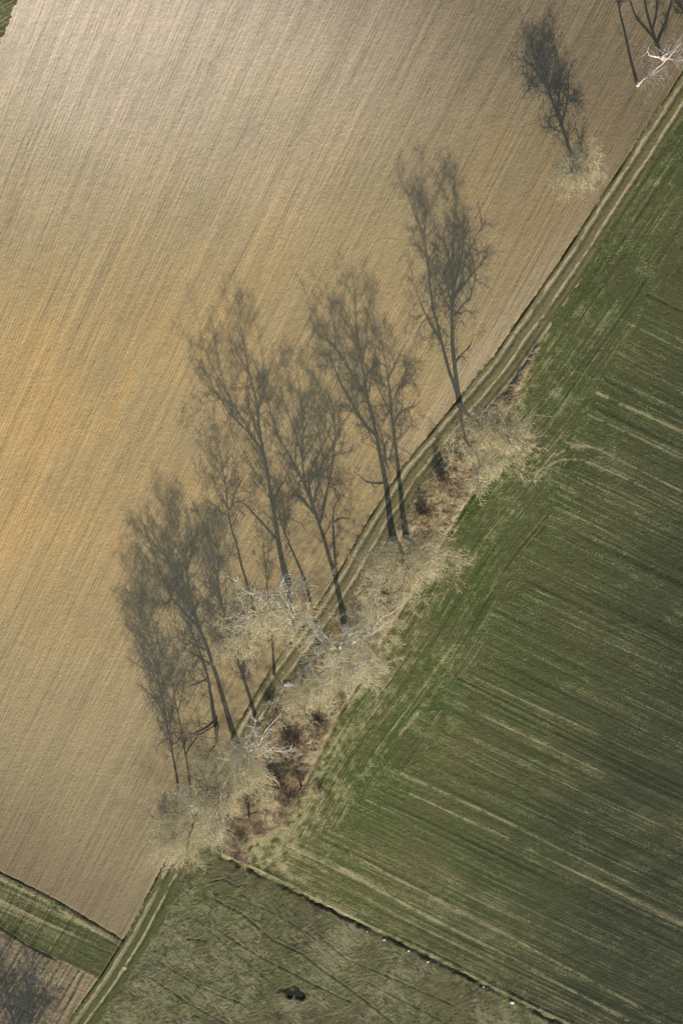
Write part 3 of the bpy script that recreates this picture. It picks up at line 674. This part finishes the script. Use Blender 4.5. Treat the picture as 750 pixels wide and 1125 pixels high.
blades('dry_reeds', 'reeds', 'flattened dry straw-coloured reeds covering the brush strip', 60000, 180, 620, 330, 960, stripm, (.4, 1.3), .018, (45, 85), M_reed, 1)
mdm = ((reg == 5))*np.clip(.45+.3*n1, .05, 1)*(hole < .2)
blades('meadow_grass', 'grass', 'rough tufted dry grass of the meadow', 90000, 60, 640, 900, 1150, mdm, (.08, .28), .016, (35, 80), M_gr, 2)
trm = ((reg == 2)*(1-np.clip(bare*1.3, 0, 1))+(reg == 4)*np.exp(-np.clip(dE, 0, 99)/2.0)*(V > 330)*.5)
blades('verge_grass', 'grass', 'olive grass tufts between the ruts and along the field bank', 50000, 0, 750, 0, 1125, trm, (.1, .35), .014, (30, 75), M_gg, 3)

# ------------------------------------------------------------------ small things
M_wh = mat_bark('chalk_white', (.82, .80, .76), (.60, .58, .53), .7)
def lump(name, label, cat, px, py, size, seed, group=None, mat=M_wh):
    rg = random.Random(seed); bm = __import__('bmesh').new(); import bmesh
    bmesh.ops.create_icosphere(bm, subdivisions=3, radius=1)
    ph_ = [rg.uniform(0, 6) for _ in range(6)]
    for q in bm.verts:
        c = q.co; k = 1+.30*math.sin(4*c.x+ph_[0])*math.cos(2.6*c.y+ph_[1])+.12*math.sin(5*c.z+4*c.x+ph_[2])+.07*math.sin(9*c.y+ph_[3])
        q.co = Vector((c.x*size[0]*k, c.y*size[1]*k, max(c.z, -.4)*size[2]*k))
    me = bpy.data.meshes.new(name); bm.to_mesh(me); bm.free(); me.materials.append(mat)
    for pz in me.polygons: pz.use_smooth = True
    B = G(px, py); o = link(name, me, None, (B[0], B[1], gz(B)+size[2]*.35)); o.rotation_euler.z = rg.uniform(0, 3)
    return tag(o, label, cat, group)
lump('white_sack', 'crumpled white sack lying among thickets at the middle of the brush strip', 'sack', 317, 752, (.62, .38, .25), 3)
WS = [('white stone by the ditch, uppermost of the line', 403, 1024, .13), ('white stone by the ditch, second from the top of the line', 422, 1033, .20),
 ('white stone by the ditch, at the middle bend of the line', 449, 1045, .18), ('pale stone by the ditch, just below the middle bend', 470, 1057, .19),
 ('small pale stone by the ditch, halfway to the last one', 531, 1085, .16), ('largest white stone, last of the line by the ditch', 562, 1101, .32)]
for k, (lb, px, py, r_) in enumerate(WS): lump('white_stone', lb, 'stone', px, py, (r_*1.0, r_*.75, r_*.6), 10+k, 'white stones along the ditch')
lump('clay_mound', 'small pale clay clod in the rut near the lower track junction', 'clod', 136, 1064, (.45, .32, .16), 33, None, mat_bark('clay', (.48, .37, .22), (.40, .30, .18)))
# fallen limb at the field edge
Bf = G(238, 796); pts = []
for (u, v, z) in ((240,793,.5),(234,798,.3),(226,804,.22),(217,807,.28),(208,811,.12),(203,813,.06)):
    q = G(u, v); pts.append((q[0], q[1], gz(q)+z))
main = np.array([resample(np.array(pts), 10)]); rgf = np.random.default_rng(9)
root = bpy.data.objects.new('fallen_limb', None); COL.objects.link(root); root.location = (Bf[0], Bf[1], 0)
tag(root, 'dark fallen limb lying on the ploughed field edge beside a short thick trunk', 'fallen limb')
main = main-np.array([Bf[0], Bf[1], 0]); v, f = tubes(main, np.linspace(.13, .05, 10)[None], 7); link('limb', mesh_np('limb', v, f, True, M_dark), root)
ii = np.zeros(14, int); p, t, _, _ = sample(main, np.ones((1, 10)), ii, .2, rgf); A = shoots(p, t, rgf.uniform(.5, 1.6, 14), R(1)*rgf.uniform(30, 70, 14), -.02, rgf, K=5, wob=.2)
A[..., 2] = np.maximum(A[..., 2], .05)
v, f = tubes(A, np.full((14, 5), .025), 4); link('branches', mesh_np('branches', v, f, True, M_dark), root)
